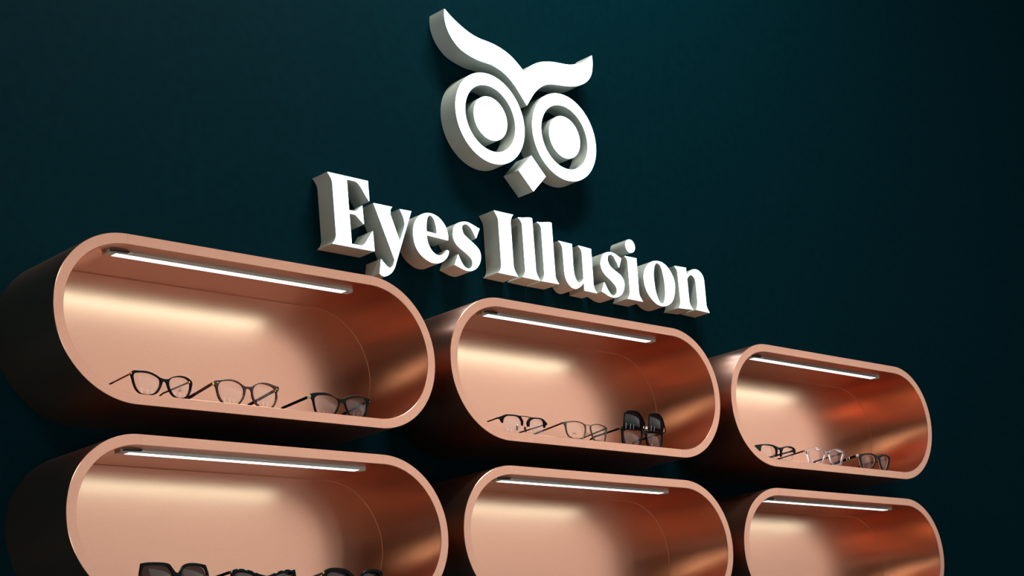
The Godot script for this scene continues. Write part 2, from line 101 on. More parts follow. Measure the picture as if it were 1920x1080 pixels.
func make_materials() -> void:
	M.copper = mottled(Color(0.930, 0.675, 0.568), Color(0.942, 0.690, 0.583), 0.08, 6.0, 0.28, 1.0, 0.5, 5)
	M.wall = mottled(Color(0.005, 0.135, 0.166), Color(0.008, 0.145, 0.177), 0.03, 2.0, 0.65, 0.0, 0.10, 9)
	M.plaster = mottled(Color(0.90, 0.885, 0.86), Color(0.92, 0.905, 0.88), 0.03, 1.0, 0.85, 0.0, 0.4, 11)
	M.ceiling = mottled(Color(0.20, 0.20, 0.21), Color(0.22, 0.22, 0.23), 0.03, 1.0, 0.85, 0.0, 0.3, 12)
	M.floor = mottled(Color(0.66, 0.62, 0.57), Color(0.72, 0.68, 0.63), 0.02, 0.6, 0.45, 0.0, 0.5, 13)
	M.bead = mat(Color(0.86, 0.66, 0.54), 0.6)
	M.letter_side = mottled(Color(0.665, 0.69, 0.655), Color(0.685, 0.71, 0.675), 0.05, 8.0, 0.55, 0.0, 0.4, 17)
	M.letter_face = glow(Color(0.80, 0.925, 1.0), 2.8)
	M.alu = mat(Color(0.80, 0.78, 0.74), 0.35, 0.8)
	M.led = glow(Color(0.97, 0.98, 1.0), 2.2)
	M.cap = mat(Color(0.80, 0.78, 0.72), 0.4)
	M.cable = mat(Color(0.06, 0.05, 0.05), 0.5)
	M.white_plastic = mat(Color(0.92, 0.92, 0.90), 0.35)
	# spectacles
	M.black = mat(Color(0.020, 0.022, 0.028), 0.22, 0.0, 0.24)
	M.matte_black = mat(Color(0.030, 0.030, 0.034), 0.35, 0.0, 0.24)
	M.navy = mat(Color(0.030, 0.050, 0.095), 0.22, 0.0, 0.26)
	M.olive = mat(Color(0.34, 0.335, 0.27), 0.35, 0.35)
	M.cream = mat(Color(0.84, 0.79, 0.64), 0.3)
	M.olive_edge = mat(Color(0.47, 0.45, 0.34), 0.3)
	M.tortoise = mat(Color.WHITE, 0.18, 0.0, 0.34)
	M.tortoise.albedo_texture = noise_tex(0.05, [Color(0.16, 0.08, 0.08), Color(0.29, 0.16, 0.15), Color(0.48, 0.34, 0.34)], [0.35, 0.5, 0.68], 23, 256)
	M.tortoise.uv1_triplanar = true
	M.tortoise.uv1_scale = Vector3.ONE * 30.0
	M.brown = mat(Color(0.20, 0.075, 0.055), 0.2)
	M.amber = mat(Color(0.36, 0.21, 0.11), 0.22)
	M.gold = mat(Color(0.93, 0.74, 0.42), 0.22, 1.0)
	M.silver = mat(Color(0.85, 0.84, 0.82), 0.2, 1.0)
	M.red = mat(Color(0.34, 0.045, 0.05), 0.2)
	M.blue_tip = mat(Color(0.10, 0.30, 0.52), 0.2)
	M.print = mat(Color(0.30, 0.20, 0.18), 0.5)
	M.lens = pane(Color(0.95, 0.95, 0.95), 0.03)
	M.lens_coated = pane(Color(0.86, 0.90, 1.0), 0.10)
	M.pad = pane(Color(0.85, 0.80, 0.78), 0.35)
	M.clear = mat(Color(0.97, 0.95, 0.97, 0.06), 0.05)
	M.clear.refraction_enabled = true
	M.clear.refraction_scale = 0.045
	M.smoke = pane(Color(0.045, 0.040, 0.038), 0.95)
	M.plum = pane(Color(0.095, 0.065, 0.095), 0.93)
	# the room behind the camera
	M.panel = glow(Color(1.0, 0.97, 0.93), 4.0)
	M.cabinet = mat(Color(0.80, 0.79, 0.77), 0.5)
	M.cabinet_glow = glow(Color(0.86, 0.97, 1.0), 4.5)
	M.down = glow(Color(1.0, 0.96, 0.90), 12.0)
	M.trim = mat(Color(0.85, 0.85, 0.85), 0.4)


# ---------------------------------------------------------------- naming
func named(called: String, parent: Node) -> String:
	if not parent.has_node(NodePath(called)):
		return called
	var i := 1
	while parent.has_node(NodePath("%s_%03d" % [called, i])):
		i += 1
	return "%s_%03d" % [called, i]


func thing(called: String, label: String, category: String, at := Vector3.ZERO, group := "") -> Node3D:
	var o := Node3D.new()
	o.name = named(called, self)
	add_child(o, true)
	o.position = at
	o.set_meta("label", label)
	o.set_meta("category", category)
	if group:
		o.set_meta("group", group)
	return o


func part(called: String, mesh: Mesh, m: Material, parent: Node, label := "") -> MeshInstance3D:
	var o := MeshInstance3D.new()
	o.name = named(called, parent)
	o.mesh = mesh
	o.material_override = m
	parent.add_child(o, true)
	if label:
		o.set_meta("label", label)
	return o


func structure(called: String, size: Vector3, at: Vector3, m: Material) -> void:
	var b := BoxMesh.new()
	b.size = size
	var o := part(called, b, m, self)
	o.position = at
	o.set_meta("kind", "structure")


# ---------------------------------------------------------------- mesh helpers
func tri(st: SurfaceTool, p: Array, n: Array) -> void:
	var mean: Vector3 = n[0] + n[1] + n[2]
	var order := [0, 1, 2]
	if (p[1] - p[0]).cross(p[2] - p[0]).dot(mean) > 0.0:
		order = [0, 2, 1]
	for i in order:
		st.set_normal(n[i])
		st.add_vertex(p[i])


func quad(st: SurfaceTool, a: Vector3, b: Vector3, c: Vector3, d: Vector3, na: Vector3, nb: Vector3, nc: Vector3, nd: Vector3) -> void:
	tri(st, [a, b, c], [na, nb, nc])
	tri(st, [a, c, d], [na, nc, nd])


func begin() -> SurfaceTool:
	var st := SurfaceTool.new()
	st.begin(Mesh.PRIMITIVE_TRIANGLES)
	return st


# a smooth closed curve through measured points (mm in, metres out); corners stay sharp
func curve(flat: Array, sub := 6) -> PackedVector2Array:
	var pts := PackedVector2Array()
	var cor := []
	for i in range(0, flat.size(), 3):
		pts.append(Vector2(flat[i], flat[i + 1]) * 0.001)
		cor.append(flat[i + 2] == 1)
	var n := pts.size()
	var out := PackedVector2Array()
	for i in n:
		var p0 := pts[(i + n - 1) % n]
		var p1 := pts[i]
		var p2 := pts[(i + 1) % n]
		var p3 := pts[(i + 2) % n]
		var c1: bool = cor[i]
		var c2: bool = cor[(i + 1) % n]
		out.append(p1)
		if c1 and c2:
			continue
		var l := p1.distance_to(p2)
		var m1 := (p2 - p0) / (l + p0.distance_to(p1)) * l
		var m2 := (p3 - p1) / (l + p2.distance_to(p3)) * l
		if c1:
			m1 = 1.5 * (p2 - p1) - 0.5 * m2
		if c2:
			m2 = 1.5 * (p2 - p1) - 0.5 * m1
		for k in range(1, sub):
			var t := float(k) / sub
			var t2 := t * t
			var t3 := t2 * t
			out.append((2 * t3 - 3 * t2 + 1) * p1 + (t3 - 2 * t2 + t) * m1 + (-2 * t3 + 3 * t2) * p2 + (t3 - t2) * m2)
	return out


func turned(loop: PackedVector2Array, ccw: bool) -> PackedVector2Array:
	var a := 0.0
	for i in loop.size():
		a += loop[i].cross(loop[(i + 1) % loop.size()])
	if (a > 0.0) != ccw:
		loop.reverse()
	return loop


func inset(loop: PackedVector2Array, d: float) -> PackedVector2Array:
	var out := PackedVector2Array()
	var n := loop.size()
	for i in n:
		var e1 := (loop[i] - loop[(i + n - 1) % n]).normalized()
		var e2 := (loop[(i + 1) % n] - loop[i]).normalized()
		var n1 := Vector2(-e1.y, e1.x)
		var n2 := Vector2(-e2.y, e2.x)
		var s := (n1 + n2) / maxf(1.0 + n1.dot(n2), 0.35)
		out.append(loop[i] + s * d)
	return out


# ear clipping of a loop with holes: triples of indices into the loops laid end to end
func triangles(loops: Array) -> PackedInt32Array:
	if loops.size() == 1:
		var got := Geometry2D.triangulate_polygon(loops[0])
		if got.size():
			return got
	var pts := PackedVector2Array()
	var start := []
	for l in loops:
		start.append(pts.size())
		pts.append_array(l)
	var ring := []
	for i in loops[0].size():
		ring.append(i)
	var holes := range(1, loops.size())
	holes.sort_custom(func(a, b): return rightmost(loops[a]).x > rightmost(loops[b]).x)
	for h in holes:
		var hl: PackedVector2Array = loops[h]
		var hi := 0
		for i in hl.size():
			if hl[i].x > hl[hi].x:
				hi = i
		var best := -1
		var bd := INF
		for k in ring.size():
			var q := pts[ring[k]]
			var d := q.distance_to(hl[hi])
			if d < bd and sees(pts, ring, hl, hl[hi], q):
				bd = d
				best = k
		var add := []
		for i in hl.size() + 1:
			add.append(start[h] + (hi + i) % hl.size())
		add.append(ring[best])
		ring = ring.slice(0, best + 1) + add + ring.slice(best + 1)
	var out := PackedInt32Array()
	var k := 0
	var miss := 0
	while ring.size() > 3 and miss <= ring.size():
		var n := ring.size()
		k = k % n
		var ia: int = ring[(k + n - 1) % n]
		var ib: int = ring[k]
		var ic: int = ring[(k + 1) % n]
		var a := pts[ia]
		var b := pts[ib]
		var c := pts[ic]
		var ok := (b - a).cross(c - b) > 1e-13
		if ok:
			for j in ring:
				var q := pts[j]
				if q.x < minf(a.x, minf(b.x, c.x)) or q.x > maxf(a.x, maxf(b.x, c.x)) or q == a or q == b or q == c:
					continue
				if (b - a).cross(q - a) >= 0 and (c - b).cross(q - b) >= 0 and (a - c).cross(q - c) >= 0:
					ok = false
					break
		if ok or miss >= n:
			out.append_array([ia, ib, ic])
			ring.remove_at(k)
			miss = 0
			k += 1
		else:
			k += 1
			miss += 1
	if ring.size() == 3:
		out.append_array([ring[0], ring[1], ring[2]])
	return out


func rightmost(l: PackedVector2Array) -> Vector2:
	var b := l[0]
	for q in l:
		if q.x > b.x:
			b = q
	return b


func sees(pts: PackedVector2Array, ring: Array, hl: PackedVector2Array, a: Vector2, b: Vector2) -> bool:
	for i in ring.size():
		var p := pts[ring[i]]
		var q := pts[ring[(i + 1) % ring.size()]]
		if p == b or q == b or p == a or q == a:
			continue
		if Geometry2D.segment_intersects_segment(a, b, p, q) != null:
			return false
	for i in hl.size():
		var p := hl[i]
		var q := hl[(i + 1) % hl.size()]
		if p == a or q == a:
			continue
		if Geometry2D.segment_intersects_segment(a, b, p, q) != null:
			return false
	return true


# solid of the outline loops (first = outside, rest = holes) from z0 to z1 with a chamfered front edge
func slab(loops: Array, z0: float, z1: float, ch := 0.0) -> ArrayMesh:
	var st := begin()
	var all := []
	for i in loops.size():
		all.append(turned(loops[i].duplicate(), i == 0))
	var idx := triangles(all)
	var flat := PackedVector2Array()
	var inner := PackedVector2Array()
	for l in all:
		var ins: PackedVector2Array = inset(l, ch) if ch > 0.0 else l
		flat.append_array(l)
		inner.append_array(ins)
		var n: int = l.size()
		for i in n:
			var j := (i + 1) % n
			var ni := wall_normal(l, i, false, i)
			var nj := wall_normal(l, j, true, i)
			var a := Vector3(l[i].x, l[i].y, z0)
			var b := Vector3(l[j].x, l[j].y, z0)
			var c := Vector3(l[j].x, l[j].y, z1 - ch)
			var d := Vector3(l[i].x, l[i].y, z1 - ch)
			quad(st, a, b, c, d, ni, nj, nj, ni)
			if ch > 0.0:
				var e := Vector3(ins[j].x, ins[j].y, z1)
				var f := Vector3(ins[i].x, ins[i].y, z1)
				var mi := (ni + Vector3(0, 0, 1)).normalized()
				var mj := (nj + Vector3(0, 0, 1)).normalized()
				quad(st, d, c, e, f, mi, mj, mj, mi)
	var up := Vector3(0, 0, 1)
	for i in range(0, idx.size(), 3):
		var t := [idx[i], idx[i + 1], idx[i + 2]]
		tri(st, t.map(func(k): return Vector3(inner[k].x, inner[k].y, z1)), [up, up, up])
		tri(st, t.map(func(k): return Vector3(flat[k].x, flat[k].y, z0)), [-up, -up, -up])
	return st.commit()


# outward normal of a wall at vertex v of the edge e, smoothed over gentle bends only
func wall_normal(l: PackedVector2Array, v: int, _at_end: bool, e: int) -> Vector3:
	var n := l.size()
	var own := (l[(e + 1) % n] - l[e]).normalized()
	var other_e := (v + n - 1) % n if v == e else v
	var other := (l[(other_e + 1) % n] - l[other_e]).normalized()
	var d := own
	if own.dot(other) > 0.85:
		d = (own + other).normalized()
	return Vector3(d.y, -d.x, 0)


func circle(c: Vector2, r: float, n := 72) -> PackedVector2Array:
	var l := PackedVector2Array()
	for i in n:
		l.append(c + Vector2.from_angle(TAU * i / n) * r)
	return l


func round_rect(w: float, h: float, r: float, n := 4) -> PackedVector2Array:
	var l := PackedVector2Array()
	var cs := [Vector2(w / 2 - r, h / 2 - r), Vector2(-w / 2 + r, h / 2 - r), Vector2(-w / 2 + r, -h / 2 + r), Vector2(w / 2 - r, -h / 2 + r)]
	for k in 4:
		for i in n + 1:
			l.append(cs[k] + Vector2.from_angle(PI / 2 * (k + float(i) / n)) * r)
	return l


func stadium(a: float, r: float, n := 48) -> PackedVector2Array:
	var l := PackedVector2Array()
	for i in n + 1:
		l.append(Vector2(a, 0) + Vector2.from_angle(-PI / 2 + PI * i / n) * r)
	for i in n + 1:
		l.append(Vector2(-a, 0) + Vector2.from_angle(PI / 2 + PI * i / n) * r)
	return l


# a rounded bar through the points p; half height h and half thickness w at each point
func sweep(p: Array, h: Array, w: Array, sides := 10, box := 0.55) -> ArrayMesh:
	var st := begin()
	var rings := []
	var norms := []
	for i in p.size():
		var t: Vector3 = (p[mini(i + 1, p.size() - 1)] - p[maxi(i - 1, 0)]).normalized()
		var side := t.cross(Vector3.UP)
		if side.length() < 0.05:
			side = t.cross(Vector3.RIGHT)
		side = side.normalized()
		var up := side.cross(t).normalized()
		var r := []
		var q := []
		for k in sides:
			var a := TAU * (k + 0.5) / sides
			var c := signf(cos(a)) * pow(absf(cos(a)), box)
			var s := signf(sin(a)) * pow(absf(sin(a)), box)
			r.append(p[i] + side * (c * w[i]) + up * (s * h[i]))
			q.append((side * (cos(a) / w[i]) + up * (sin(a) / h[i])).normalized())
		rings.append(r)
		norms.append(q)
	for i in p.size() - 1:
		for k in sides:
			var j := (k + 1) % sides
			quad(st, rings[i][k], rings[i][j], rings[i + 1][j], rings[i + 1][k], norms[i][k], norms[i][j], norms[i + 1][j], norms[i + 1][k])
	for e in [0, p.size() - 1]:
		var t: Vector3 = (p[1] - p[0]) if e else (p[0] - p[1])
		if e:
			t = p[e] - p[e - 1]
		t = t.normalized()
		for k in sides:
			tri(st, [p[e], rings[e][k], rings[e][(k + 1) % sides]], [t, t, t])
	return st.commit()


func rod(a: Vector3, b: Vector3, r: float) -> ArrayMesh:
	return sweep([a, b], [r, r], [r, r], 10, 1.0)


func light_panel(parent: Node, called: String, at: Vector3, towards: Vector3, size: Vector2, energy: float, col: Color) -> void:
	var l := AreaLight3D.new()
	l.name = named(called, parent)
	l.area_size = size
	l.area_normalize_energy = true
	l.light_energy = energy
	l.light_color = col
	l.area_range = 20.0
	l.shadow_enabled = true
	parent.add_child(l, true)
	l.position = at
	var up := Vector3.UP if absf(towards.y) < 0.9 else Vector3.BACK
	l.basis = Basis.looking_at(towards, up)


# ---------------------------------------------------------------- niches
func shell_mesh() -> ArrayMesh:
	var st := begin()
	var o := stadium(HALF, RAD)
	var q := stadium(HALF, RAD_IN)
	var n := o.size()
	var zf := FRONT - 0.006
	for i in n:
		var j := (i + 1) % n
		var ni := (o[i] - Vector2(clampf(o[i].x, -HALF, HALF), 0)).normalized()
		var nj := (o[j] - Vector2(clampf(o[j].x, -HALF, HALF), 0)).normalized()
		var a := Vector3(ni.x, ni.y, 0)
		var b := Vector3(nj.x, nj.y, 0)
		quad(st, v3(o[i], 0.0005), v3(o[j], 0.0005), v3(o[j], zf), v3(o[i], zf), a, b, b, a)
		quad(st, v3(q[i], 0.0005), v3(q[j], 0.0005), v3(q[j], zf), v3(q[i], zf), -a, -b, -b, -a)
		for s in [-1.0, 1.0]:
			var z: float = zf if s > 0 else 0.0005
			var nz := Vector3(0, 0, s)
			quad(st, v3(o[i], z), v3(o[j], z), v3(q[j], z), v3(q[i], z), nz, nz, nz, nz)
	return st.commit()


func v3(p: Vector2, z: float) -> Vector3:
	return Vector3(p.x, p.y, z)


# one piece of the front rim: inner and outer edge points, chamfered along both edges, square at its ends
func rim_mesh(outer: PackedVector2Array, inner: PackedVector2Array) -> ArrayMesh:
	var st := begin()
	var c := 0.0006
	var z0 := FRONT - 0.006
	var n := outer.size()
	var rings := []
	var outs := []
	for i in n:
		var d := (outer[i] - inner[i]).normalized()
		rings.append([v3(outer[i], z0), v3(outer[i], FRONT - c), v3(outer[i] - d * c, FRONT), v3(inner[i] + d * c, FRONT), v3(inner[i], FRONT - c), v3(inner[i], z0)])
		outs.append(Vector3(d.x, d.y, 0))
	var up := Vector3(0, 0, 1)
	for i in n - 1:
		var a: Vector3 = outs[i]
		var b: Vector3 = outs[i + 1]
		var na := [a, (a + up).normalized(), up, (up - a).normalized(), -a]
		var nb := [b, (b + up).normalized(), up, (up - b).normalized(), -b]
		for k in 5:
			quad(st, rings[i][k], rings[i + 1][k], rings[i + 1][k + 1], rings[i][k + 1], na[k], nb[k], nb[k], na[k])
	for e in [0, n - 1]:
		var t: Vector3 = v3(outer[1] - outer[0], 0).normalized() * (-1.0 if e == 0 else 1.0)
		if e:
			t = v3(outer[n - 1] - outer[n - 2], 0).normalized()
		for k in range(1, 5):
			tri(st, [rings[e][0], rings[e][k], rings[e][k + 1]], [t, t, t])
	return st.commit()


func rim_arc(side: float) -> ArrayMesh:
	var o := PackedVector2Array()
	var q := PackedVector2Array()
	for i in 61:
		var d := Vector2(side * sin(PI * i / 60.0), cos(PI * i / 60.0))
		o.append(Vector2(side * (HALF + SEAM), 0) + d * RAD)
		q.append(Vector2(side * (HALF + SEAM), 0) + d * RAD_IN)
	return rim_mesh(o, q)


func rim_bar(side: float) -> ArrayMesh:
	var g := HALF - SEAM
	return rim_mesh(PackedVector2Array([Vector2(-g, side * RAD), Vector2(g, side * RAD)]), PackedVector2Array([Vector2(-g, side * RAD_IN), Vector2(g, side * RAD_IN)]))


func make_niche(at: Vector3, label: String) -> Node3D:
	var t := thing("display_niche", label, "display niche", at, "copper capsule niches on the teal wall")
	part("shell", shell_mesh(), M.copper, t)
	for s in [-1.0, 1.0]:
		part("rim_segment", rim_arc(s), M.copper, t)
		part("rim_segment", rim_bar(s), M.copper, t)
	part("back_panel", slab([stadium(HALF, RAD_IN - 0.0001)], 0.012, BACK, 0.0), M.copper, t)
	part("edge_bead", slab([stadium(HALF, RAD_IN - 0.0001), stadium(HALF, RAD_IN - 0.0011)], BACK - 0.001, BACK + 0.0007, 0.0002), M.bead, t, "thin pale bead round the back panel")
	return t


func make_light_bar(at: Vector3, label: String) -> Node3D:
	var t := thing("led_light_bar", label, "light bar", at, "LED bars under the niche tops")
	# origin: middle of the ceiling of the niche, at the wall
	var z := FRONT - 0.0500
	var x0 := -0.294
	var x1 := 0.261
	var mid := (x0 + x1) / 2
	# trapezoid aluminium channel, a milky cover below it and two end caps
	part("channel", bar_x([Vector2(-0.0100, 0.0), Vector2(0.0100, 0.0), Vector2(0.0098, -0.0060), Vector2(-0.0098, -0.0060)], x0 + 0.016, x1 - 0.016, z), M.alu, t)
	part("diffuser", bar_x([Vector2(-0.0086, -0.0060), Vector2(0.0086, -0.0060), Vector2(0.0082, -0.0064), Vector2(-0.0082, -0.0064)], x0 + 0.016, x1 - 0.016, z), M.led, t)
	for e in [[x0, x0 + 0.016], [x1 - 0.016, x1]]:
		part("end_cap", bar_x([Vector2(-0.0102, 0.0), Vector2(0.0102, 0.0), Vector2(0.0100, -0.0060), Vector2(0.0090, -0.0066), Vector2(-0.0090, -0.0066), Vector2(-0.0100, -0.0060)], e[0], e[1], z), M.cap, t)
	part("cable", sweep([Vector3(x0 + 0.004, -0.003, z + 0.011), Vector3(x0 + 0.012, -0.0028, z + 0.0145), Vector3(x0 + 0.030, -0.0022, z + 0.0150), Vector3(x0 + 0.042, -0.0015, z + 0.012)], [0.0013, 0.0013, 0.0013, 0.0013], [0.0013, 0.0013, 0.0013, 0.0013], 8, 1.0), M.cable, t)
	var clip := part("mounting_clip", slab([round_rect(0.009, 0.0036, 0.001)], 0.0, 0.003, 0.0005), M.white_plastic, t)
	clip.position = Vector3(x0 + 0.045, -0.0022, z + 0.0098)
	light_panel(t, "lamp", Vector3(mid, -0.0067, z), Vector3.DOWN, Vector2(x1 - x0 - 0.04, 0.016), LED_POWER, Color(0.75, 1.0, 0.985))
	return t


# prism along x with a (z, y) section
func bar_x(sec: Array, x0: float, x1: float, z: float) -> ArrayMesh:
	var st := begin()
	var n := sec.size()
	var c := Vector2.ZERO
	for s in sec:
		c += s / n
	for i in n:
		var a: Vector2 = sec[i]
		var b: Vector2 = sec[(i + 1) % n]
		var e := (b - a).normalized()
		var nn := Vector2(e.y, -e.x)
		if nn.dot((a + b) / 2 - c) < 0:
			nn = -nn
		var no := Vector3(0, nn.y, nn.x)
		quad(st, Vector3(x0, a.y, z + a.x), Vector3(x1, a.y, z + a.x), Vector3(x1, b.y, z + b.x), Vector3(x0, b.y, z + b.x), no, no, no, no)
		for k in [[x0, Vector3.LEFT], [x1, Vector3.RIGHT]]:
			tri(st, [Vector3(k[0], c.y, z + c.x), Vector3(k[0], a.y, z + a.x), Vector3(k[0], b.y, z + b.x)], [k[1], k[1], k[1]])
	return st.commit()


# ---------------------------------------------------------------- sign
func sign_piece(t: Node3D, loops: Array, prefix := "") -> void:
	part(prefix + "return", slab(loops, 0.0005, SIGN_DEPTH - 0.0022), M.letter_side, t, "grey painted metal side")
	var ins := []
	for i in loops.size():
		ins.append(inset(turned(loops[i].duplicate(), i == 0), 0.0006))
	part(prefix + "face", slab(ins, SIGN_DEPTH - 0.0022, SIGN_DEPTH, 0.0003), M.letter_face, t, "glowing white acrylic face")
	var lo: Vector2 = loops[0][0]
	var hi: Vector2 = loops[0][0]
	var area := 0.0
	for l in loops:
		for i in l.size():
			lo = lo.min(l[i])
			hi = hi.max(l[i])
	for i in loops.size():
		var s := 0.0
		for k in loops[i].size():
			s += loops[i][k].cross(loops[i][(k + 1) % loops[i].size()])
		area += absf(s) / 2 * (1.0 if i == 0 else -1.0)
	var mid := (lo + hi) / 2
	var size := (hi - lo) * sqrt(area / ((hi.x - lo.x) * (hi.y - lo.y)))
	light_panel(t, prefix + "lamp", Vector3(mid.x, mid.y, SIGN_DEPTH + 0.001), Vector3.BACK, size, SIGN_GLOW * area, Color(0.80, 0.925, 1.0))


func make_sign() -> void:
	var about := {
		"E": "lit white capital letter E that starts the word Eyes", "y": "lit white letter y with a tail below the baseline", "e": "lit white lowercase letter e between the y and the s of Eyes",
		"s": "lit white letter s that ends the word Eyes", "I": "lit white capital letter I that starts the word Illusion", "l1": "lit white letter l right after the capital I of Illusion",
		"l2": "lit white letter l right before the u of Illusion", "u": "lit white letter u in the word Illusion", "s2": "lit white letter s between the u and the i of Illusion",
		"i": "lit white lowercase letter i with a round dot in Illusion", "o": "lit white letter o in the word Illusion", "n": "lit white letter n that ends the word Illusion"}
	for k in LETTERS:
		var d: Dictionary = LETTERS[k]
		var t := thing("sign_letter", about[k], "letter", Vector3(d.at[0], d.at[1], 0), "lit letters of the wall sign")
		sign_piece(t, d.loops.map(func(f): return curve(f)))
		if k == "i":
			sign_piece(t, [circle(Vector2(1.2449 - d.at[0], 2.7706 - d.at[1]), 0.0171, 40)], "dot_")
	var grp := "lit pieces of the owl emblem"
	var b := thing("emblem_brow", "lit white winged brow with two pointed tips above the round owl eyes", "emblem", Vector3(0.924, 3.0, 0), grp)
	sign_piece(b, [curve(BROW)])
	var k := thing("emblem_beak", "small lit white diamond beak below the owl eyes", "emblem", Vector3(0.924, 3.0, 0), grp)
	sign_piece(k, [curve(BEAK)])
	for e in [[0.8040, 3.0045], [1.0443, 3.0073]]:
		var which: String = "above the capital I of Illusion" if e[0] < 0.9 else "above the letter u of Illusion"
		var r := thing("emblem_ring", "lit white ring of the owl eye " + which, "emblem", Vector3(e[0], e[1], 0), grp)
		sign_piece(r, [circle(Vector2.ZERO, 0.1070, 96), circle(Vector2.ZERO, 0.0778, 96)])
		var q := thing("emblem_pupil", "lit white round pupil inside the owl eye " + which, "emblem", Vector3(e[0], e[1], 0), grp)
		sign_piece(q, [circle(Vector2.ZERO, 0.0519, 72)])


# ---------------------------------------------------------------- spectacles
func lens_mesh(loop: PackedVector2Array, z: float, radius := 0.11) -> ArrayMesh:
	var st := begin()
	var c := Vector2.ZERO
	for q in loop:
		c += q / loop.size()
	var far := 0.0
	for q in loop:
		far = maxf(far, q.distance_squared_to(c))
	var steps := 6
	var n := loop.size()
	for s in steps:
		for i in n:
			var a: Vector2 = (loop[i] - c) * (float(s) / steps)
			var b: Vector2 = (loop[(i + 1) % n] - c) * (float(s) / steps)
			var d: Vector2 = (loop[(i + 1) % n] - c) * (float(s + 1) / steps)
			var e: Vector2 = (loop[i] - c) * (float(s + 1) / steps)
			var pts := []
			var nor := []
			for q: Vector2 in [a, b, d, e]:
				pts.append(Vector3(c.x + q.x, c.y + q.y, z + (far * 0.5 - q.length_squared()) / (2 * radius)))
				nor.append(Vector3(q.x / radius, q.y / radius, 1).normalized())
			if s > 0:
				tri(st, [pts[0], pts[1], pts[2]], [nor[0], nor[1], nor[2]])
			tri(st, [pts[0], pts[2], pts[3]], [nor[0], nor[2], nor[3]])
	return st.commit()


# straight arm back from the hinge, bending down to the floor at the tip
func temple_path(d: Array, z := -0.003) -> Array:
	var x: float = d[0] * 0.001
	var y: float = d[1] * 0.001
	var s: float = minf(d[2], 0.13)
	var p := []
	for l in [0.0, 0.008, 0.03, 0.06, 0.088, 0.100, 0.112, 0.124, 0.136]:
		var drop: float = s * l
		if l > 0.088:
			var t: float = (l - 0.088) / 0.048
			drop += (y - s * 0.136 - 0.0022) * t * t * (1.5 - 0.5 * t)
		p.append(Vector3(x, y - drop, z - l))
	return p


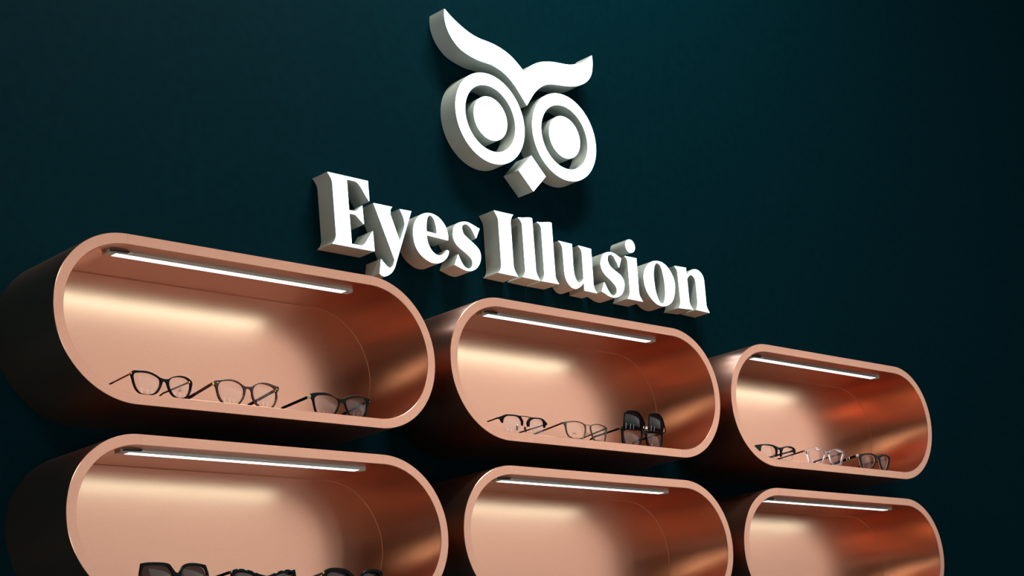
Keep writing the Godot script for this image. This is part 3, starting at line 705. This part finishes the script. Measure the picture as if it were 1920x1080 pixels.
func spectacles(key: String, called: String, label: String, group: String, o: Dictionary) -> Node3D:
	var d: Dictionary = GLASSES[key]
	var t := thing(called, label, "sunglasses" if called == "sunglasses" else "glasses", Vector3(d.at[0], d.at[1], d.at[2]), group)
	var th: float = o.get("thick", 0.0038)
	var holes := []
	if d.has("holes"):
		holes = d.holes.map(func(f): return curve(f, 4))
	if d.has("out2"):
		part("rim", slab([curve(d.out, 4), holes[0]], -th, 0, 0.0005), o.frame, t)
		part("rim", slab([curve(d.out2, 4), holes[1]], -th, 0, 0.0005), o.frame, t)
	elif d.has("out"):
		var loop := curve(d.out, 4)
		part("frame_front", slab([loop] + holes, -th if not o.has("layer") else -0.0026, 0, 0.0006), o.frame, t)
		if o.has("layer"):
			# laminated acetate: a lighter sheet behind, a touch larger outside and smaller inside
			var back := [inset(turned(loop.duplicate(), true), -0.0001)]
			for h in holes:
				back.append(inset(turned(h.duplicate(), false), -0.0004))
			for l in back:
				for i in l.size():
					l[i] += Vector2(0, o.get("lift", 0.0))
			part("frame_back", slab(back, -0.0038, -0.0026, 0.0), o.layer, t)
	for b in ["browl", "browr", "brow"]:
		if d.has(b):
			part("brow_bar", slab([curve(d[b], 4)], -th, 0, 0.0005), o.frame, t)
	var lens_loops := holes
	if d.has("lensl"):
		lens_loops = [curve(d.lensl, 4), curve(d.lensr, 4)]
	for l in lens_loops:
		part("lens", lens_mesh(l, -th * 0.5), o.lens, t, o.get("lens_label", ""))
	if d.has("bridge"):
		var q: Array = d.bridge
		var z := 0.0015 if d.has("clipl") else -0.0015
		part("bridge", sweep([Vector3(q[0], q[1], 0) * 0.001 + Vector3(0, 0, z), Vector3((q[0] + q[3]) / 2, (q[1] + q[4]) / 2 + 0.4, 1.5) * 0.001 + Vector3(0, 0, z), Vector3(q[3], q[4], 0) * 0.001 + Vector3(0, 0, z)], [0.0011, 0.0011, 0.0011], [0.0011, 0.0011, 0.0011], 8, 1.0), o.get("bridge", M.silver), t, "thin metal bridge")
	if d.has("pads"):
		for i in [0, 3]:
			var c := Vector3(d.pads[i] * 0.001, d.pads[i + 1] * 0.001, -0.0075)
			var lean := 0.25 if i == 0 else -0.25
			part("nose_pad", sweep([c + Vector3(-lean * 0.006, -0.006, 0), c + Vector3(-lean * 0.003, -0.003, 0), c + Vector3(lean * 0.003, 0.003, 0), c + Vector3(lean * 0.006, 0.006, 0)], [0.0015, 0.0032, 0.0032, 0.0015], [0.0007, 0.0012, 0.0012, 0.0007], 10, 1.0), o.get("pad", M.pad), t)
			part("pad_arm", rod(c + Vector3(0, 0.001, 0.0005), Vector3(c.x + (-0.003 if i == 0 else 0.003), c.y + 0.005, -0.002), 0.0005), M.silver, t)
	for side in ["tl", "tr"]:
		if side in o.get("skip", []):
			continue
		var path := temple_path(d[side])
		var h0: float = o.get("arm", 0.0022)
		var h1: float = o.get("arm_tip", 0.0022)
		var hs := []
		var ws := []
		for i in path.size():
			var f := float(i) / (path.size() - 1)
			hs.append(lerpf(h0, h1, minf(f * 1.4, 1.0)) * (0.6 if i == path.size() - 1 else 1.0))
			ws.append(o.get("arm_thick", 0.0015))
		var first: Material = o.get("temple", o.frame)
		if side == "tr" and o.has("temple_in"):
			first = o.temple_in
		if o.has("tip"):
			var cut: int = o.get("tip_from", 4)
			part("temple", sweep(path.slice(0, cut + 1), hs.slice(0, cut + 1), ws.slice(0, cut + 1)), first, t)
			part("temple_tip", sweep(path.slice(cut), hs.slice(cut).map(func(v): return v * 1.12), ws.slice(cut).map(func(v): return v * 1.12)), o.tip, t)
		else:
			part("temple", sweep(path, hs, ws), first, t)
		var hm: Material = o.get("hinge", M.silver)
		part("hinge", sweep([path[0] + Vector3(0, 0, 0.0030), path[0] + Vector3(0, 0, -0.0045)], [h0 * 0.95, h0 * 1.08], [0.0019, 0.0019], 8, 0.5), hm, t)
	return t


func make_spectacles() -> void:
	var g1 := "spectacles on the floors of the upper niches"
	var g2 := "sunglasses in the lower niche"
	var a1 := spectacles("A1", "eyeglasses", "glossy black cat-eye glasses with slim amber temples", g1, {"frame": M.black, "lens": M.lens, "temple": M.amber, "tip": M.brown, "tip_from": 3, "hinge": M.gold, "arm": 0.0016, "arm_tip": 0.0012, "arm_thick": 0.0011})
	lens_text(a1, "ai", Vector3(0.0345, 0.0155, 0.002), 0.0062)
	var a2 := spectacles("A2", "eyeglasses", "brown tortoiseshell round glasses with gold corner pins", g1, {"frame": M.tortoise, "lens": M.lens, "temple": M.tortoise, "tip": M.brown, "tip_from": 3, "hinge": M.gold, "arm": 0.0030, "arm_tip": 0.0026})
	for x in [[-0.0665, 0.0434], [0.0675, 0.0432]]:
		part("corner_pin", sweep([Vector3(x[0] - 0.002, x[1], 0.0004), Vector3(x[0] + 0.002, x[1], 0.0004)], [0.0010, 0.0010], [0.0006, 0.0006], 8, 0.6), M.gold, a2)
	spectacles("A3", "eyeglasses", "black square glasses with an olive upper edge and thick black temples", g1, {"frame": M.black, "lens": M.lens, "layer": M.olive_edge, "lift": 0.0007, "temple": M.black, "hinge": M.cream, "arm": 0.0030, "arm_tip": 0.0026})
	spectacles("B1", "eyeglasses", "black half-rim browline glasses with bluish lenses and a thin straight bridge", g1, {"frame": M.matte_black, "lens": M.lens_coated, "temple": M.matte_black, "hinge": M.matte_black, "bridge": M.olive, "pad": M.cable, "arm": 0.0015, "arm_tip": 0.0015, "arm_thick": 0.0011})
	var b2 := spectacles("B2", "eyeglasses", "thin olive-grey rectangular glasses with a silver bridge", g1, {"frame": M.olive, "lens": M.lens, "temple": M.brown, "tip": M.matte_black, "tip_from": 4, "hinge": M.olive, "thick": 0.0026, "arm": 0.0018, "arm_tip": 0.0018})
	lens_text(b2, "ROMA", Vector3(-0.040, 0.0118, 0.002), 0.0030)
	var b3 := spectacles("B3", "eyeglasses", "black glasses with dark clip-on lenses flipped up above the rims", g1, {"frame": M.black, "lens": M.lens, "temple": M.black, "hinge": M.olive, "arm": 0.0022, "arm_tip": 0.0022})
	for c in ["clipl", "clipr"]:
		var loop := curve(GLASSES.B3[c], 4)
		var hole := inset(turned(loop.duplicate(), true), 0.0016)
		var clip := part("clip_on_rim", slab([loop, hole], 0.0030, 0.0056, 0.0004), M.black, b3)
		part("clip_on_lens", lens_mesh(hole, 0.0043, 0.09), M.smoke, clip, "dark smoke grey lens")
	part("clip_on_hinge", slab([PackedVector2Array([Vector2(-0.0045, 0.046), Vector2(0.0145, 0.046), Vector2(0.0125, 0.0525), Vector2(-0.0025, 0.0525)])], 0.0005, 0.0035, 0.0006), M.silver, b3, "silver clip hinge between the dark lenses")
	spectacles("C1", "eyeglasses", "dark navy half-rim glasses beside the transparent pair", g1, {"frame": M.navy, "lens": M.lens, "temple": M.matte_black, "hinge": M.navy, "pad": M.pad, "thick": 0.0045, "arm": 0.0026, "arm_tip": 0.0022})
	spectacles("C2", "eyeglasses", "transparent clear-framed square glasses with brown temples", g1, {"frame": M.clear, "lens": M.lens, "temple": M.brown, "tip": M.blue_tip, "tip_from": 4, "hinge": M.silver, "arm": 0.0020, "arm_tip": 0.0020})
	var c3 := spectacles("C3", "eyeglasses", "navy square glasses with a cream inner layer and striped temple", g1, {"frame": M.navy, "lens": M.lens, "layer": M.cream, "temple": M.matte_black, "temple_in": M.red, "hinge": M.cream, "arm": 0.0036, "arm_tip": 0.0030, "arm_thick": 0.0018})
	for zz in [0.026, 0.034]:
		var tp := temple_path(GLASSES.C3.tl)
		var y: float = tp[0].y - minf(GLASSES.C3.tl[2], 0.13) * zz
		part("stripe", sweep([Vector3(tp[0].x, y, -0.003 - zz), Vector3(tp[0].x, y, -0.0052 - zz)], [0.0036, 0.0036], [0.0020, 0.0020], 10, 0.55), M.white_plastic, c3, "white metal stripe")
	# lower niche
	spectacles("D1", "sunglasses", "oversized square sunglasses with a thick black top bar", g2, {"frame": M.black, "lens": M.plum, "lens_label": "dark plum lens", "arm": 0.0030, "arm_tip": 0.0024})
	var d2 := spectacles("D2", "sunglasses", "black cat-eye sunglasses with white checks along the brow", g2, {"frame": M.black, "lens": M.plum, "lens_label": "dark plum lens", "arm": 0.0030, "arm_tip": 0.0024})
	var top := curve(GLASSES.D2.out, 8)
	for k in [6, 12, 18, 40, 46, 52]:
		var a := top[k]
		var b := top[k + 2]
		part("inlay", sweep([v3(a, -0.0008) + Vector3(0, -0.0009, 0), v3(b, -0.0008) + Vector3(0, -0.0009, 0)], [0.0011, 0.0011], [0.0013, 0.0013], 8, 0.5), M.cream, d2)
	spectacles("D3", "sunglasses", "black round sunglasses with gold hinges at the corners", g2, {"frame": M.black, "lens": M.plum, "lens_label": "dark plum lens", "temple": M.tortoise, "hinge": M.gold, "arm": 0.0024, "arm_tip": 0.0022})


func lens_text(t: Node3D, words: String, at: Vector3, height: float) -> void:
	var f := SystemFont.new()
	f.font_names = PackedStringArray(["Droid Sans"])
	var m := TextMesh.new()
	m.text = words
	m.font = f
	m.font_size = 32
	m.pixel_size = height / 24.0
	m.depth = 0.0001
	var o := part("lens_print", m, M.print, t, "small dark print on the lens")
	o.position = at


# ---------------------------------------------------------------- the shop behind the camera
func make_shop() -> void:
	# unseen wall washers, placed to light the pale wall that the copper mirrors
	for i in 4:
		var t := thing("unseen_wall_washer", "long unseen wall washer turned to the pale wall across the shop", "ceiling light", Vector3(2.4 + 2.9 * i, 4.60, ROOM_D - 2.3), "unseen wall washers across the shop")
		t.rotation.x = 0.06
		part("hanger", rod(Vector3(0, 0.08, -0.05), Vector3(0, ROOM_H - 4.48, -0.05), 0.008), M.trim, t)
		part("housing", slab([round_rect(2.44, 0.20, 0.02)], -0.10, 0.0, 0.004), M.trim, t)
		part("diffuser", slab([round_rect(2.36, 0.14, 0.01)], 0.0, 0.006, 0.001), M.panel, t)
		light_panel(t, "lamp", Vector3(0, 0, 0.008), Vector3.BACK, Vector2(2.36, 0.14), SHOP_LIGHT * [1.2, 1.15, 1.5, 2.1][i], Color(0.925, 0.968, 1.0))
		t.position.y -= 0.14
	# one soft linear washer out of view, placed to light the sign wall
	var w := thing("unseen_wall_washer", "long unseen wall washer above the lit sign", "ceiling light", Vector3(0.85, 4.75, 0.92), "unseen wall washers")
	w.rotation.x = PI / 2 - 0.34
	w.rotation.y = PI
	part("hanger", rod(Vector3(0, 0, -0.1), Vector3(0, 0, -0.1) + w.basis.inverse() * Vector3(0, ROOM_H - 4.82, 0), 0.008), M.trim, w)
	part("housing", slab([round_rect(1.08, 0.34, 0.02)], -0.10, 0.0, 0.004), M.trim, w)
	part("diffuser", slab([round_rect(1.0, 0.28, 0.01)], 0.0, 0.006, 0.001), M.panel, w)
	light_panel(w, "lamp", Vector3(0, 0, 0.008), Vector3.BACK, Vector2(1.0, 0.28), SIGN_WASH, Color(1.0, 0.985, 0.96))
	for i in 5:
		cabinet(Vector3(-1.2 + 1.7 * i, 0, ROOM_D - 0.001), 0.0, 2.6, 0.2, CABINET_LIGHT, "tall unseen display cabinet across the shop with a lit strip mirrored in the lenses", "unseen lit cabinets across the shop")  # out of view, placed for the bright strips mirrored in the lenses
	for i in 2:
		cabinet(Vector3(-3.599, 0, 0.75 + 1.05 * i), PI / 2, 1.55, 0.8, UNSEEN_SIDE_LIGHT, "low unseen display cabinet on the end wall with a lit panel that lights the letters", "unseen lit cabinets on the end wall")  # out of view, placed to light the sides and undersides of the letters
	var box := thing("unseen_ceiling_light", "square unseen ceiling light tilted towards the lit sign", "ceiling light", Vector3(-2.3, ROOM_H - 0.35, 1.7))  # out of view, placed to light the left sides of the letters
	box.basis = Basis.looking_at(Vector3(0.6, 2.8, 0.0) - box.position, Vector3.UP) * Basis(Vector3.UP, PI)
	part("housing", slab([round_rect(0.86, 0.86, 0.02)], -0.10, 0.0, 0.004), M.trim, box)
	part("diffuser", slab([round_rect(0.80, 0.80, 0.01)], 0.0, 0.006, 0.001), M.panel, box)
	light_panel(box, "lamp", Vector3(0, 0, 0.009), Vector3.BACK, Vector2(0.80, 0.80), UNSEEN_LEFT_LIGHT, Color(0.97, 0.99, 0.95))


# an unseen white cabinet with its back to +z and a lit panel behind its shelves
func cabinet(at: Vector3, turn: float, high: float, wide: float, power: float, label: String, group: String) -> void:
	var t := thing("unseen_display_cabinet", label, "cabinet", at, group)
	t.rotation.y = -turn
	for s in [-1.0, 1.0]:
		cab_box("side", t, Vector3(0.04, high, 0.16), Vector3(s * 0.45, high / 2, -0.08), M.cabinet)
	cab_box("top", t, Vector3(0.94, 0.05, 0.16), Vector3(0, high + 0.02, -0.08), M.cabinet)
	cab_box("plinth", t, Vector3(0.86, 0.3, 0.14), Vector3(0, 0.15, -0.07), M.cabinet)
	var tall := high - 0.5
	cab_box("lit_panel", t, Vector3(wide, tall, 0.02), Vector3(0, 0.4 + tall / 2, -0.012), M.cabinet_glow)
	for k in int(high * 2) - 1:
		cab_box("shelf", t, Vector3(0.86, 0.02, 0.12), Vector3(0, 0.5 + 0.45 * k, -0.09), M.cabinet)
	light_panel(t, "lamp", Vector3(0, 0.4 + tall / 2, -0.03), Vector3.FORWARD, Vector2(wide, tall), power, Color(0.95, 0.98, 1.0))


func cab_box(called: String, t: Node3D, size: Vector3, at: Vector3, m: Material) -> void:
	var b := BoxMesh.new()
	b.size = size
	part(called, b, m, t).position = at


# ---------------------------------------------------------------- scene
const SEAM := 0.00012
const ROOM_H := 5.4
const ROOM_D := 6.6
const LED_POWER := 0.035
const SIGN_GLOW := 0.25
const SHOP_LIGHT := 4.7
const SIGN_WASH := 6.0
const CABINET_LIGHT := 0.2
const UNSEEN_SIDE_LIGHT := 1.0
const UNSEEN_LEFT_LIGHT := 2.2
const EXPOSURE := 1.0


func _ready() -> void:
	# camera: a longer lens with the picture shifted up, from eye height, looking along the wall
	var cam := Camera3D.new()
	cam.name = "camera"
	cam.projection = Camera3D.PROJECTION_FRUSTUM
	cam.near = 0.1
	cam.far = 60.0
	cam.size = 0.1 * 1080.0 / 3375.47
	cam.frustum_offset = Vector2(-155.29, 658.58) / 3375.47 * 0.1
	cam.position = Vector3(-2.0027, 1.5002, 2.9920)
	cam.rotation = Vector3(0.0697, -0.7972, -0.0816)
	add_child(cam)
	cam.current = true

	var env := Environment.new()
	env.background_mode = Environment.BG_COLOR
	env.background_color = Color(0.02, 0.02, 0.02)
	env.tonemap_mode = Environment.TONE_MAPPER_LINEAR
	env.tonemap_exposure = EXPOSURE
	env.sdfgi_enabled = true
	env.ssao_enabled = true
	env.ssil_enabled = true
	var we := WorldEnvironment.new()
	we.name = "environment"
	we.environment = env
	add_child(we)

	make_materials()

	# the shop: display wall at z = 0, the rest behind and beside the camera
	var x0 := -3.6
	var x1 := 13.0
	var w := x1 - x0
	var cx := (x0 + x1) / 2
	structure("wall_back", Vector3(w + 0.4, ROOM_H, 0.2), Vector3(cx, ROOM_H / 2, -0.1), M.wall)
	var split := 1.6
	var band := 2.0
	structure("wall_front", Vector3(x1 + 0.2 - split, ROOM_H - band, 0.2), Vector3((x1 + 0.2 + split) / 2, (ROOM_H + band) / 2, ROOM_D + 0.1), M.plaster)  # unseen, kept pale so the copper rims mirror a bright wall
	structure("wall_unseen_lower", Vector3(x1 + 0.2 - split, band, 0.2), Vector3((x1 + 0.2 + split) / 2, band / 2, ROOM_D + 0.1), M.wall)  # unseen, kept dark to dim the niche tops
	structure("wall_unseen_dark", Vector3(split - x0 + 0.2, ROOM_H, 0.2), Vector3((x0 - 0.2 + split) / 2, ROOM_H / 2, ROOM_D + 0.1), M.wall)  # unseen, kept dark to dim the right ends inside the niches
	structure("wall_left", Vector3(0.2, ROOM_H, ROOM_D), Vector3(x0 - 0.1, ROOM_H / 2, ROOM_D / 2), M.wall)  # unseen, dark for the same niche reflections
	structure("wall_right", Vector3(0.2, ROOM_H, ROOM_D), Vector3(x1 + 0.1, ROOM_H / 2, ROOM_D / 2), M.wall)
	structure("floor", Vector3(w + 0.4, 0.2, ROOM_D + 0.4), Vector3(cx, -0.1, ROOM_D / 2), M.floor)
	structure("ceiling", Vector3(w + 0.4, 0.2, ROOM_D + 0.4), Vector3(cx, ROOM_H + 0.1, ROOM_D / 2), M.ceiling)  # unseen, kept dark to limit bounced light
	make_shop()

	# niches and their light bars
	var what := [["holding black cat-eye, tortoiseshell and olive-edged glasses", "holding the glasses with flipped-up dark clip-ons", "holding the transparent-framed glasses"],
		["holding three dark sunglasses", "directly below the one with the clip-on glasses", "directly below the one with the transparent glasses"]]
	for j in 2:
		for i in 3:
			var c := Vector3(NICHE_X + STEP_X * i, NICHE_Y - STEP_Y * j, 0)
			make_niche(c, "copper capsule-shaped wall niche " + what[j][i])
			make_light_bar(c + Vector3(0, RAD_IN, 0), "slim white LED bar in the copper niche " + what[j][i])

	make_sign()
	make_spectacles()
